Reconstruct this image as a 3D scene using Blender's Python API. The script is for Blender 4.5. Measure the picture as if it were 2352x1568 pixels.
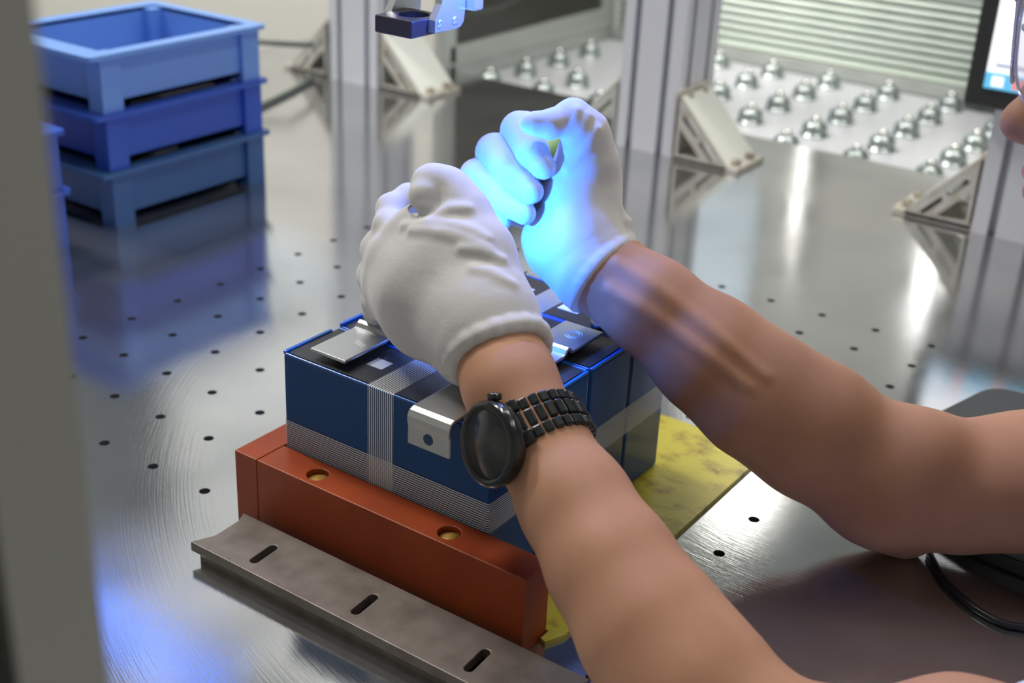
import bpy, bmesh, math, random
import numpy as np
from mathutils import Vector, Matrix
random.seed(7); np.random.seed(7)
for o in list(bpy.data.objects): bpy.data.objects.remove(o)
SC = bpy.context.scene; COL = SC.collection
K = 0.05            # one unit of the bench hole pitch (50 mm) in metres; all coordinates below are in pitches
D = bpy.data

# ------------------------------------------------------------------ camera
FPX = 2984.65599
_w = np.array([1.91963763, 0.63802909, -0.34667701]); _t = np.array([-5.66706645, 1.41060451, 18.06599355])
_th = np.linalg.norm(_w); _k = _w/_th
_KX = np.array([[0, -_k[2], _k[1]], [_k[2], 0, -_k[0]], [-_k[1], _k[0], 0]])
RC = np.eye(3)+math.sin(_th)*_KX+(1-math.cos(_th))*_KX@_KX
CAM = -RC.T@_t
cd = D.cameras.new('camera'); cam = D.objects.new('camera', cd); COL.objects.link(cam)
m = Matrix(((RC[0, 0], -RC[1, 0], -RC[2, 0]), (RC[0, 1], -RC[1, 1], -RC[2, 1]), (RC[0, 2], -RC[1, 2], -RC[2, 2]))).to_4x4()
m.translation = Vector(CAM*K); cam.matrix_world = m
cd.sensor_width = 36; cd.lens = FPX/2352*36; cd.clip_start = 0.01; cd.clip_end = 50
cd.dof.use_dof = True; cd.dof.focus_distance = 14.9*K; cd.dof.aperture_fstop = 7.0
SC.camera = cam

# ------------------------------------------------------------------ view, world, lights
vs = SC.view_settings; vs.view_transform = 'Standard'; vs.look = 'None'; vs.gamma = 1; vs.exposure = -0.1
try: vs.use_curve_mapping = False
except Exception: pass
W = D.worlds.new('world'); SC.world = W; W.use_nodes = True
W.node_tree.nodes['Background'].inputs[0].default_value = (0.80, 0.86, 1.0, 1); W.node_tree.nodes['Background'].inputs[1].default_value = 0.25

def lamp(name, kind, loc, energy, color, size=None, size_y=None, target=None, spot=None, blend=.2, spread=None):
    l = D.lights.new(name, kind); l.energy = energy; l.color = color
    if kind == 'AREA':
        l.shape = 'RECTANGLE' if size_y else 'SQUARE'; l.size = size*K
        if size_y: l.size_y = size_y*K
        if spread: l.spread = spread
    if kind in ('SPOT', 'POINT') and size: l.shadow_soft_size = size*K
    if kind == 'SPOT': l.spot_size = spot; l.spot_blend = blend
    o = D.objects.new(name, l); COL.objects.link(o); o.location = Vector(loc)*K
    if target is not None:
        o.rotation_euler = (Vector(target)-Vector(loc)).to_track_quat('-Z', 'Y').to_euler()
    return o
CEIL = 46
PANELS = [(-21.5, 78, 4, 8, 2.2, 'small white ceiling panel far behind the ball table'), (2, 30, 6, 24, 11, 'long white ceiling panel above the ball table'),
          (-12, 6, 6, 20, 19, 'long white ceiling panel over the left half of the bench'), (-30, 8, 6, 16, 95, 'long white ceiling panel in front of the off-white partition'), (26, 12, 6, 24, 10, 'long white ceiling panel behind the seated person')]   # x, y, width, length, watts; these last three are unseen, added fill lamps
for (x, y, w, l, e, lab_) in PANELS:
    lamp('ceiling_panel_light', 'AREA', (x, y, CEIL-.7), e, (1.0, .97, .9), w, l, (x, y, 0) if x != -30 else (-27, 26, 4))

# ------------------------------------------------------------------ helpers
DO = 0.0
def at(u, v, d):                      # a place in the room, given where the photo shows it and its distance
    d = d+DO
    r = RC.T@np.array([(u-1176)/FPX, (v-784)/FPX, 1.]); return CAM+r*d
def link(o, parent=None):
    COL.objects.link(o)
    if parent is not None: o.parent = parent
    return o
def tag(o, label=None, cat=None, group=None, kind=None):
    if label: o['label'] = label
    if cat: o['category'] = cat
    if group: o['group'] = group
    if kind: o['kind'] = kind
    return o
def thing(name, label, cat, loc=(0, 0, 0), rz=0, group=None):
    o = D.objects.new(name, None); o.empty_display_size = .02; COL.objects.link(o)
    o.location = Vector(loc)*K; o.rotation_euler = (0, 0, rz)
    return tag(o, label, cat, group)
def copy_tree(o, parent=None):
    c = o.copy(); COL.objects.link(c)
    if parent is not None: c.parent = parent
    for ch in list(o.children): copy_tree(ch, c)
    return c
def mesh_obj(name, verts, faces, mat, parent=None, smooth=False, off=(0, 0, 0)):
    me = D.meshes.new(name); v = (np.asarray(verts, float)-np.asarray(off, float))*K
    me.from_pydata(v.tolist(), [], [list(map(int, f)) for f in faces]); me.update()
    if smooth: me.polygons.foreach_set('use_smooth', [True]*len(me.polygons))
    o = D.objects.new(name, me)
    if mat: me.materials.append(mat)
    return link(o, parent)

class MB:
    """collects shapes into one bmesh, coordinates in pitches"""
    def __init__(s): s.bm = bmesh.new()
    def _add(s, vs_, fs, smooth=False):
        bv = [s.bm.verts.new(Vector(v)) for v in vs_]
        for f in fs:
            try:
                fc = s.bm.faces.new([bv[i] for i in f]); fc.smooth = smooth
            except ValueError: pass
        return bv
    def box(s, a, b, bev=0, M=None, seg=2):
        t = bmesh.new(); bmesh.ops.create_cube(t, size=1)
        a = Vector(a); b = Vector(b)
        for v in t.verts: v.co = Vector(((a.x+b.x)/2+v.co.x*(b.x-a.x), (a.y+b.y)/2+v.co.y*(b.y-a.y), (a.z+b.z)/2+v.co.z*(b.z-a.z)))
        if bev:
            bmesh.ops.bevel(t, geom=t.edges[:], offset=bev, segments=seg, affect='EDGES', profile=.5)
            for f in t.faces: f.smooth = False
        if M is not None:
            for v in t.verts: v.co = M@v.co
        s.merge(t); return s
    def merge(s, t):
        me = D.meshes.new('tmp'); t.to_mesh(me); t.free(); s.bm.from_mesh(me); D.meshes.remove(me)
    def lathe(s, prof, n=24, M=None, smooth=True, c=(0, 0, 0)):
        vs_ = []; fs = []
        for (r, z) in prof:
            for i in range(n):
                a = 2*math.pi*i/n; v = Vector((r*math.cos(a)+c[0], r*math.sin(a)+c[1], z+c[2]))
                vs_.append(M@v if M is not None else v)
        for j in range(len(prof)-1):
            for i in range(n): fs.append((j*n+i, j*n+(i+1) % n, (j+1)*n+(i+1) % n, (j+1)*n+i))
        fs.append(tuple(range(n))[::-1]); fs.append(tuple(range((len(prof)-1)*n, len(prof)*n)))
        s._add(vs_, fs, smooth); return s
    def tube(s, pts, r, n=10, closed=False):
        P = [Vector(p) for p in pts]; N = len(P); vs_ = []; fs = []; up = Vector((0, 0, 1)); pr = None
        for i, p in enumerate(P):
            d = (P[(i+1) % N]-P[i-1]) if (closed or 0 < i < N-1) else (P[1]-P[0] if i == 0 else P[-1]-P[-2])
            d.normalize()
            a = pr if pr is not None else (up if abs(d.z) < .9 else Vector((1, 0, 0)))
            x = (a-d*a.dot(d)).normalized(); y = d.cross(x); pr = x
            ri = r[i] if hasattr(r, '__len__') else r
            for k in range(n):
                t = 2*math.pi*k/n; vs_.append(p+x*math.cos(t)*ri+y*math.sin(t)*ri)
        for i in range(N if closed else N-1):
            j = (i+1) % N
            for k in range(n): fs.append((i*n+k, i*n+(k+1) % n, j*n+(k+1) % n, j*n+k))
        if not closed: fs.append(tuple(range(n))[::-1]); fs.append(tuple(range((N-1)*n, N*n)))
        s._add(vs_, fs, True); return s
    def strip(s, prof, w0, w1, th, axis='x', M=None):
        """a bent sheet: profile of (along, up) points, extruded between w0 and w1 across"""
        P = [Vector((p[0], p[1])) for p in prof]; N = len(P); nr = []
        for i in range(N):
            d = (P[min(i+1, N-1)]-P[max(i-1, 0)]).normalized(); nr.append(Vector((-d.y, d.x)))
        vs_ = []; fs = []
        for i in range(N):
            for q in (P[i], P[i]-nr[i]*th):
                for w in (w0, w1):
                    v = Vector((w, q.x, q.y)) if axis == 'y' else Vector((q.x, w, q.y)); vs_.append(M@v if M is not None else v)
        for i in range(N-1):
            a = i*4; b = a+4
            fs += [(a, a+1, b+1, b), (a+2, b+2, b+3, a+3), (a, b, b+2, a+2), (a+1, a+3, b+3, b+1)]
        fs += [(0, 2, 3, 1), (4*N-4, 4*N-3, 4*N-1, 4*N-2)]
        s._add(vs_, fs); return s
    def build(s, name, mat, parent=None, off=(0, 0, 0), shade=None):
        o_ = Vector(off)
        bmesh.ops.recalc_face_normals(s.bm, faces=s.bm.faces[:])
        for v in s.bm.verts: v.co = (v.co-o_)*K
        me = D.meshes.new(name); s.bm.to_mesh(me); s.bm.free(); me.materials.append(mat)
        if shade is not None: me.polygons.foreach_set('use_smooth', [shade]*len(me.polygons))
        return link(D.objects.new(name, me), parent)

def plate(loops, z0, z1, M=None, bev=0):
    """outline with holes, in a plane, with thickness; returns a bmesh (pitches)"""
    cu = D.curves.new('tmp', 'CURVE'); cu.dimensions = '2D'; cu.fill_mode = 'BOTH'
    cu.extrude = (z1-z0)/2-bev
    if bev: cu.bevel_depth = bev; cu.bevel_resolution = 1; cu.offset = -bev
    for lp in loops:
        sp = cu.splines.new('POLY'); sp.points.add(len(lp)-1); sp.use_cyclic_u = True
        for p, q in zip(sp.points, lp): p.co = (q[0], q[1], 0, 1)
    o = D.objects.new('tmp', cu); COL.objects.link(o)
    dg = bpy.context.evaluated_depsgraph_get(); dg.update()
    me = D.meshes.new_from_object(o.evaluated_get(dg)); b = bmesh.new(); b.from_mesh(me)
    D.objects.remove(o); D.curves.remove(cu); D.meshes.remove(me)
    for v in b.verts:
        v.co.z += (z0+z1)/2
        if M is not None: v.co = M@v.co
    bmesh.ops.remove_doubles(b, verts=b.verts[:], dist=1e-5)
    for f in b.faces: f.smooth = False
    return b
def circ(x, y, r, n=16, ry=None): return [(x+r*math.cos(2*math.pi*i/n), y+(ry or r)*math.sin(2*math.pi*i/n)) for i in range(n)]
def slot(x0, y0, x1, y1, r, n=6):
    a = math.atan2(y1-y0, x1-x0); L = []
    for i in range(n+1): t = a+math.pi/2+math.pi*i/n; L.append((x0+r*math.cos(t), y0+r*math.sin(t)))
    for i in range(n+1): t = a-math.pi/2+math.pi*i/n; L.append((x1+r*math.cos(t), y1+r*math.sin(t)))
    return L
def rrect(x0, y0, x1, y1, r, n=4):
    L = []
    for cx, cy, a in ((x1-r, y1-r, 0), (x0+r, y1-r, 90), (x0+r, y0+r, 180), (x1-r, y0+r, 270)):
        for i in range(n+1): t = math.radians(a+90*i/n); L.append((cx+r*math.cos(t), cy+r*math.sin(t)))
    return L
def frame(o, z, x):     # matrix whose z axis is z, x axis near x, at origin o
    z = Vector(z).normalized(); x = Vector(x); x = (x-z*x.dot(z)).normalized(); y = z.cross(x)
    M = Matrix((x, y, z)).transposed().to_4x4(); M.translation = Vector(o); return M

# ------------------------------------------------------------------ materials
def mat(name, col, rough=.5, metal=0., **kw):
    m = D.materials.new(name); m.use_nodes = True; b = m.node_tree.nodes['Principled BSDF']
    b.inputs['Base Color'].default_value = (*col, 1); b.inputs['Roughness'].default_value = rough; b.inputs['Metallic'].default_value = metal
    for k, v in kw.items(): b.inputs[k.replace('_', ' ')].default_value = v
    return m
def N_(m, t, **kw):
    n = m.node_tree.nodes.new(t)
    for k, v in kw.items(): setattr(n, k, v)
    return n
def L_(m, a, b): m.node_tree.links.new(a, b)
def noise(m, scale, detail=4, vec_scale=None, rough=.5, rot=None):
    tc = N_(m, 'ShaderNodeTexCoord'); n = N_(m, 'ShaderNodeTexNoise'); n.inputs['Scale'].default_value = scale; n.inputs['Detail'].default_value = detail; n.inputs['Roughness'].default_value = rough
    mp = N_(m, 'ShaderNodeMapping')
    if vec_scale: mp.inputs['Scale'].default_value = vec_scale
    if rot: mp.inputs['Rotation'].default_value = rot
    L_(m, tc.outputs['Object'], mp.inputs['Vector']); L_(m, mp.outputs[0], n.inputs['Vector']); return n
def ramp(m, src, stops):
    r = N_(m, 'ShaderNodeValToRGB'); e = r.color_ramp.elements
    while len(e) < len(stops): e.new(.5)
    for i, (p, c) in enumerate(stops): e[i].position = p; e[i].color = (*c, 1) if len(c) == 3 else c
    L_(m, src, r.inputs[0]); return r
def bsdf(m): return m.node_tree.nodes['Principled BSDF']
def bump(m, src, strength=.2, dist=.001, chain=None):
    b = N_(m, 'ShaderNodeBump'); b.inputs['Strength'].default_value = strength; b.inputs['Distance'].default_value = dist
    L_(m, src, b.inputs['Height'])
    if chain is not None: L_(m, chain.outputs[0], b.inputs['Normal'])
    L_(m, b.outputs[0], bsdf(m).inputs['Normal']); return b
def mottle(m, c1, c2, scale=60, lo=.35, hi=.65, detail=5, vs=None):
    n = noise(m, scale, detail, vs); r = ramp(m, n.outputs[0], [(lo, c1), (hi, c2)]); L_(m, r.outputs[0], bsdf(m).inputs['Base Color']); return n

# steel bench top: zinc-grey, brushed, faint stains, scratches
M_table = mat('brushed_steel', (.5, .51, .52), .16, .94)
n1 = noise(M_table, 6, 5); r1 = ramp(M_table, n1.outputs[0], [(.3, (.54, .55, .56)), (.7, (.68, .685, .68))]); L_(M_table, r1.outputs[0], bsdf(M_table).inputs['Base Color'])
n2 = noise(M_table, 7, 4); r2 = ramp(M_table, n2.outputs[0], [(.3, (.05,)*3), (.75, (.15,)*3)]); L_(M_table, r2.outputs[0], bsdf(M_table).inputs['Roughness'])
def swirl(m, cx, cy, fr, ft, detail):
    # brushing arcs: noise stretched along circles about one point of the plate
    tc = N_(m, 'ShaderNodeTexCoord'); sb = N_(m, 'ShaderNodeVectorMath', operation='SUBTRACT'); sb.inputs[1].default_value = (cx*K, cy*K, 0); L_(m, tc.outputs['Object'], sb.inputs[0])
    sp = N_(m, 'ShaderNodeSeparateXYZ'); L_(m, sb.outputs[0], sp.inputs[0]); cm = N_(m, 'ShaderNodeCombineXYZ'); L_(m, sp.outputs[0], cm.inputs[0]); L_(m, sp.outputs[1], cm.inputs[1])
    ln = N_(m, 'ShaderNodeVectorMath', operation='LENGTH'); L_(m, cm.outputs[0], ln.inputs[0]); at_ = N_(m, 'ShaderNodeMath', operation='ARCTAN2'); L_(m, sp.outputs[1], at_.inputs[0]); L_(m, sp.outputs[0], at_.inputs[1])
    a1 = N_(m, 'ShaderNodeMath', operation='MULTIPLY'); a1.inputs[1].default_value = fr; L_(m, ln.outputs['Value'], a1.inputs[0]); a2 = N_(m, 'ShaderNodeMath', operation='MULTIPLY'); a2.inputs[1].default_value = ft; L_(m, at_.outputs[0], a2.inputs[0])
    c2 = N_(m, 'ShaderNodeCombineXYZ'); L_(m, a1.outputs[0], c2.inputs[0]); L_(m, a2.outputs[0], c2.inputs[1])
    n = N_(m, 'ShaderNodeTexNoise'); n.inputs['Scale'].default_value = 1; n.inputs['Detail'].default_value = detail; n.inputs['Roughness'].default_value = .6; L_(m, c2.outputs[0], n.inputs['Vector']); return n
n3 = swirl(M_table, 8.5, 7.5, 700, 6, 5); b3 = bump(M_table, n3.outputs[0], .10, .0004)
n4 = noise(M_table, 10, 1); bump(M_table, n4.outputs[0], .06, .002, b3)
M_alu = mat('anodised_aluminium', (.68, .69, .76), .38, .12)
M_nearpost = mat('dull_aluminium', (.36, .345, .33), .45, .1)  # near post stands in shade; that shade is put into this darker grey
M_alu_d = mat('slot_shadow_aluminium', (.20, .19, .18), .5, .6)
M_cast = mat('cast_aluminium', (.66, .62, .57), .45, .7); nn = mottle(M_cast, (.62, .57, .50), (.76, .75, .72), 60)
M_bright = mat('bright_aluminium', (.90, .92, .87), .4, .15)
M_bolt = mat('bolt_steel', (.36, .32, .26), .4, .9)
M_zinc = mat('zinc_steel', (.50, .56, .55), .32, .9)
M_ball = mat('chrome_ball', (.9, .9, .88), .06, 1.0)
M_wplate = mat('white_painted_plate', (.70, .71, .76), .35)
M_white = mat('white_panel', (.90, .87, .83), .6)
M_orange = mat('orange_bakelite', (.42, .085, .02), .42)
mottle(M_orange, (.27, .038, .006), (.34, .054, .009), 25); M_orange.node_tree.nodes['Principled BSDF'].inputs['Specular IOR Level'].default_value = .3
M_hole = mat('hole_yellow_resin', (.45, .25, .05), .5)
M_yel = mat('yellow_epoxy', (.62, .53, .06), .22)
a = noise(M_yel, 32, 6, (1, 1.6, 1), .7); ra = ramp(M_yel, a.outputs[0], [(.32, (.12, .08, .015)), (.40, (.33, .27, .03)), (.5, (.46, .40, .045)), (.8, (.50, .43, .06))]); L_(M_yel, ra.outputs[0], bsdf(M_yel).inputs['Base Color'])
M_rail = mat('worn_steel', (.27, .23, .20), .45, .45)
a = mottle(M_rail, (.13, .105, .092), (.21, .18, .165), 60, .3, .7, 6); bump(M_rail, a.outputs[0], .15, .0005)
M_film = mat('blue_shrink_film', (.005, .055, .20), .14, 0, Specular_IOR_Level=.38)
a = noise(M_film, 30, 4); bump(M_film, a.outputs[0], .12, .0006)
M_holeblue = mat('hole_showing_film', (.004, .03, .12), .6)
M_edge = mat('blue_film_edge', (.012, .12, .48), .25)
M_top = mat('black_insulation_sheet', (.020, .020, .026), .42)
a = noise(M_top, 900, 2); bump(M_top, a.outputs[0], .35, .0003)
M_busbar = mat('nickel_aluminium', (.56, .56, .57), .3, .92)
a = noise(M_busbar, 220, 3); bump(M_busbar, a.outputs[0], .06, .0003)
M_etch = mat('etched_mark', (.88, .88, .84), .6, .2)
M_vent = mat('vent_foil', (.75, .78, .82), .3, .3)
def tape_mat(name, axis):
    m = mat(name, (.78, .80, .80), .35); b = bsdf(m); b.inputs['Alpha'].default_value = 1
    tc = N_(m, 'ShaderNodeTexCoord'); sp = N_(m, 'ShaderNodeSeparateXYZ'); L_(m, tc.outputs['Object'], sp.inputs[0])
    mul = N_(m, 'ShaderNodeMath', operation='MULTIPLY'); mul.inputs[1].default_value = 2*math.pi/(0.00152); L_(m, sp.outputs[axis], mul.inputs[0])
    nz = noise(m, 60, 2); ad = N_(m, 'ShaderNodeMath', operation='MULTIPLY_ADD'); ad.inputs[1].default_value = 3.0; L_(m, nz.outputs[0], ad.inputs[0]); L_(m, mul.outputs[0], ad.inputs[2])
    si = N_(m, 'ShaderNodeMath', operation='SINE'); L_(m, ad.outputs[0], si.inputs[0])
    mr = N_(m, 'ShaderNodeMapRange'); mr.inputs['From Min'].default_value = -.1; mr.inputs['From Max'].default_value = .7; mr.inputs['To Min'].default_value = .12; mr.inputs['To Max'].default_value = .8
    L_(m, si.outputs[0], mr.inputs['Value']); L_(m, mr.outputs[0], b.inputs['Alpha']); return m
M_tape_x = tape_mat('filament_tape_upright', 0); M_tape_z = tape_mat('filament_tape_level', 2)
M_glove = mat('white_cotton', (.56, .545, .555), .9, 0, Sheen_Weight=.35, Sheen_Roughness=.5)
a = noise(M_glove, 1500, 2); b1 = bump(M_glove, a.outputs[0], .22, .0004); a2 = noise(M_glove, 90, 3); bump(M_glove, a2.outputs[0], .25, .0016, b1)
M_skin = mat('skin', (.50, .285, .20), .62, 0, Specular_IOR_Level=.32, Subsurface_Weight=.12, Subsurface_Scale=.01)
bsdf(M_skin).inputs['Subsurface Radius'].default_value = (1, .35, .18)
a = noise(M_skin, 22, 4); ra = ramp(M_skin, a.outputs[0], [(.3, (.37, .180, .110)), (.7, (.45, .235, .148))]); L_(M_skin, ra.outputs[0], bsdf(M_skin).inputs['Base Color'])
a = noise(M_skin, 700, 3); b1 = bump(M_skin, a.outputs[0], .10, .0004); a2 = noise(M_skin, 26, 2, (1, 1, 1)); bump(M_skin, a2.outputs[0], .05, .002, b1)
M_lip = mat('lip_skin', (.42, .15, .14), .4)
M_hair = mat('black_hair', (.012, .010, .009), .5)
M_shirt = mat('pale_blue_shirt', (.55, .62, .74), .85)
M_trs = mat('dark_trousers', (.05, .06, .09), .85)
M_bk = mat('black_gloss', (.010, .011, .013), .18, .3, Coat_Weight=.6)
M_bk2 = mat('black_ceramic', (.010, .012, .013), .22, 0, Coat_Weight=.15)
M_dial = mat('dark_watch_glass', (.012, .013, .016), .22, 0, Coat_Weight=.4)
M_silver = mat('polished_steel', (.8, .8, .8), .15, 1)
M_rub = mat('black_rubber', (.022, .023, .025), .5)
M_cable = mat('black_cable', (.012, .012, .016), .35)
M_gcable = mat('grey_cable', (.10, .12, .11), .5)
M_dark = mat('smoked_window', (.055, .050, .042), .3)
M_frame = mat('frame_aluminium', (.62, .65, .62), .4, .5)
M_slat = mat('ribbed_aluminium', (.70, .78, .71), .30, .75)
M_green = mat('green_belt', (.02, .32, .10), .5)
M_blk = mat('anodised_black', (.045, .035, .045), .35, .3)
M_uvp = mat('milled_aluminium', (.60, .62, .64), .35, .8)
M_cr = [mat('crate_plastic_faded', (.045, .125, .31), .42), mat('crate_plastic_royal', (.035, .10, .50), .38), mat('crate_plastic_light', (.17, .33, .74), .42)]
M_foam = mat('cream_foam', (.75, .66, .52), .8)
M_yelobj = mat('yellow_green_plastic', (.62, .60, .05), .5)
M_lens = mat('clear_lens', (.93, .94, 1.0), .03, 0, Transmission_Weight=1.0, IOR=1.35)
M_cframe = mat('clear_frame', (.70, .68, .86), .1, 0, Transmission_Weight=.7)
M_wall = mat('wall_paint', (.80, .79, .76), .7); M_ceil = mat('ceiling_paint', (.72, .72, .70), .8)
M_floor = mat('floor_epoxy', (.16, .22, .19), .35)
M_grey = mat('machine_grey', (.10, .115, .12), .5)
def emis(name, col, s):
    m = D.materials.new(name); m.use_nodes = True; nt = m.node_tree; b = bsdf(m); b.inputs['Base Color'].default_value = (*[c*.5 for c in col], 1)
    b.inputs['Emission Color'].default_value = (*col, 1); b.inputs['Emission Strength'].default_value = s; return m
M_lampf = emis('lamp_diffuser', (1, .97, .9), 5.0)
M_bluef = emis('blue_led', (.03, .25, 1), 8); M_strip = emis('blue_strip', (.05, .2, 1), 10); M_flood = emis('flood_face', (1, .98, .95), 22)
M_scr = emis('screen_white', (.93, .95, 1.0), 1.15); M_scrb = emis('screen_blue', (.12, .50, .80), 1.0); M_scrr = emis('screen_red', (.85, .25, .2), 1.0); M_scrg = emis('screen_grey', (.45, .5, .62), .9)

# ------------------------------------------------------------------ the room
X0, X1, Y0, Y1, FZ = -75, 62, -48, 98, -16
def wall(name, a, b, mt): tag(MB().box(a, b).build(name, mt), kind='structure')
wall('floor', (X0, Y0, FZ-.5), (X1, Y1, FZ), M_floor); wall('ceiling', (X0, Y0, CEIL), (X1, Y1, CEIL+.5), M_ceil)
wall('wall_left', (X0-.5, Y0, FZ), (X0, Y1, CEIL), M_wall); wall('wall_right', (X1, Y0, FZ), (X1+.5, Y1, CEIL), M_wall)
wall('wall_back', (X0, Y1, FZ), (X1, Y1+.5, CEIL), M_wall); wall('wall_front', (X0, Y0-.5, FZ), (X1, Y0, CEIL), M_wall)
M_fill = emis('daylight_glass', (.90, .95, 1.0), .9); M_fillc = emis('skylight_glass', (1.0, .985, .95), .74)  # glow for added panes on wall and ceiling
M_fill2 = emis('hazy_daylight_glass', (.78, .90, 1.0), .58)
def window(i, a, b, ax, nx):  # unseen glowing wall panes, added to brighten what the bench mirrors
    # ax = 0: on the left wall (spans y), ax = 1: on the back wall (spans x)
    t = D.objects.new('window_%d' % i, None); COL.objects.link(t); tag(t, kind='structure'); t.location = Vector(a)*K
    mb = MB(); w = b[1-ax]-a[1-ax]
    gl_ = MB().box(a, b).build('window_pane', M_fill if ax == 0 else M_fill2, t, a)
    def bar(p0, p1, z0, z1):
        if ax == 0: mb.box((a[0]-.1, p0, z0), (b[0]+.35, p1, z1))
        else: mb.box((p0, a[1]-.35, z0), (p1, b[1]+.1, z1))
    lo_, hi_ = a[1-ax], b[1-ax]
    for k in range(nx+1): c_ = lo_+w*k/nx; bar(c_-.3, c_+.3, a[2], b[2])
    bar(lo_-.3, hi_+.3, a[2]-.4, a[2]+.4); bar(lo_-.3, hi_+.3, b[2]-.4, b[2]+.4)
    mb.build('window_frame', M_frame, t, a)
window(1, (X0+.02, 58, 4), (X0+.12, 96, 44), 0, 4)
window(2, (-72, Y1-.12, 27), (-32, Y1-.02, 45), 1, 5)
for q_, (xa, xb) in enumerate(((-72, -57.5), (-56, -41.5), (-40, -25.5))):  # glowing roof panes, added so the ceiling mirrored in the bench is brighter
    t = D.objects.new('window_%d' % (3+q_), None); COL.objects.link(t); tag(t, kind='structure'); t.location = Vector((xa, 36, CEIL))*K
    MB().box((xa, 36, CEIL-.12), (xb, 96, CEIL-.02)).build('window_pane', M_fillc, t, (xa, 36, CEIL))
    mb = MB()
    for k in range(7): mb.box((xa, 35.8+k*10, CEIL-.4), (xb, 36.2+k*10, CEIL))
    mb.build('window_frame', M_frame, t, (xa, 36, CEIL))
for i, (x, y, w, l, e, lab_) in enumerate(PANELS):
    t = thing('ceiling_light', lab_, 'light', (x, y, CEIL), group='ceiling light panels')
    MB().box((-w/2-.3, -l/2-.3, -.5), (w/2+.3, l/2+.3, 0)).build('frame', M_frame, t)
    MB().box((-w/2, -l/2, -.6), (w/2, l/2, -.5)).build('diffuser', M_lampf, t)

# ------------------------------------------------------------------ bench
TX0, TX1, TY0, TY1 = -16.0, 13.6, -9.2, 20.95
bench = thing('workbench', 'large brushed steel bench top with a grid of small drilled holes', 'workbench', (0, 0, FZ))
off = (0, 0, FZ)
loops = [[(TX0, TY0), (TX1, TY0), (TX1, TY1), (TX0, TY1)]]
for i in range(-3, 9):
    for j in range(0, 12): loops.append(circ(i, j, .074, 16))
b = MB(); b.merge(plate(loops, -.24, 0)); b.build('bench_top', M_table, bench, off)
b = MB()
for i in range(-3, 9):
    for j in range(0, 12):
        pass
b.box((TX0+.3, TY0+.3, -.9), (TX1-.3, TY1-.3, -.36)); b.build('under_frame', M_grey, bench, off)
for x in (TX0+1, TX1-1):
    for y in (TY0+1, TY1-1): MB().box((x-.45, y-.45, FZ), (x+.45, y+.45, -.9), .04).build('leg', M_alu, bench, off)

# ball transfer table behind
bt = thing('ball_transfer_table', 'white plate table behind the steel bench, carrying rows of ball units', 'table', (0, 25, FZ)); off = (0, 25, FZ)
MB().box((-10.3, TY1+.02, -.72), (12.5, 30.6, -.5), .02).build('plate', M_wplate, bt, off)
MB().box((-10.2, TY1+.12, -1.6), (12.4, 30.5, -.72)).build('frame', M_alu, bt, off)
for x in (-9.6, 11.8):
    for y in (21.6, 29.8): MB().box((x-.4, y-.4, FZ), (x+.4, y+.4, -1.6)).build('leg', M_alu, bt, off)
proto = None; cnt_ = {}
for i in range(10):
    for j in range(5):
        x = -9.34+1.945*i; y = 22.0+1.90*j
        pc = RC@np.array([x, y, -.17])+_t; pu = 1176+FPX*pc[0]/pc[2]; pv = 784+FPX*pc[1]/pc[2]
        sec = 0 if 1090 < pu < 1400 else 1 if 1640 < pu < 2300 else -1
        if sec < 0: continue
        cnt_[(sec, j)] = cnt_.get((sec, j), 0)+1
        ORD = ['first', 'second', 'third', 'fourth', 'fifth', 'sixth']
        if proto is None:
            proto = thing('ball_transfer_unit', 'x', 'ball unit', (0, 0, 0)); r = proto
            MB().lathe([(.02, 0), (.40, 0), (.40, .04), (.345, .05), (.345, .24), (.33, .29), (.26, .37), (.18, .42), (.02, .425)], 22).build('housing', M_zinc, r)
            s_ = MB(); s_.lathe([(.001, .56), (.07, .545), (.12, .50), (.135, .45), (.12, .40), (.05, .36)][::-1], 16); s_.build('ball', M_ball, r)
        else: r = copy_tree(proto)
        r.location = Vector((x, y, -.5))*K; r.rotation_euler = (0, 0, random.uniform(0, 3))
        r['label'] = 'zinc ball unit, %s from left in the %s row back, %s of the middle post' % (ORD[cnt_[(sec, j)]-1], ORD[j], ('left', 'right')[sec]); r['group'] = 'ball units on the white plate'

# ------------------------------------------------------------------ aluminium posts
def profile_outline(w, d, slots_x, slots_y, g=.085, dep=.26):
    """profile with slots cut into each face"""
    L = []
    def edge(p, q, ss):
        p = Vector(p); q = Vector(q); t = (q-p).normalized(); n = Vector((-t.y, t.x))   # inward normal for ccw
        L.append(tuple(p))
        for s_ in ss:
            c = p+t*s_
            for (a_, b_) in ((-g, 0), (-g, .04), (-g*1.9, .05), (-g*1.9, dep), (g*1.9, dep), (g*1.9, .05), (g, .04), (g, 0)): L.append(tuple(c+t*a_+n*b_))
    edge((0, 0), (w, 0), slots_x); edge((w, 0), (w, d), slots_y); edge((w, d), (0, d), [w-s for s in reversed(slots_x)]); edge((0, d), (0, 0), [d-s for s in reversed(slots_y)])
    return L
def post(label, x, y, w, d, z1, sx, sy, group='aluminium profile posts on the bench', g=.085):
    t = thing('aluminium_post', label, 'post', (x, y, 0), group=None)
    b = MB(); b.merge(plate([profile_outline(w, d, sx, sy, g)], 0, z1)); b.build('profile', M_alu, t)
    MB().box((-.0, -.0, z1), (w, d, z1+.06)).build('end_cap', M_rub, t)
    return t
post('white aluminium profile post left of the middle, behind the blue lamp bracket', -11.95, 17.7, 1.78, 1.7, 22, [.38, 1.40], [.4, 1.3])
post('wide aluminium profile post in the middle of the photo, behind the right fist', -2.36, 17.7, 1.66, 1.75, 22, [.36, 1.22], [.38, 1.3])
post('white aluminium profile post at the right edge, under the monitor', 6.68, 17.4, 1.66, 1.7, 9, [.42, 1.24], [.4, 1.3])
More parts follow.
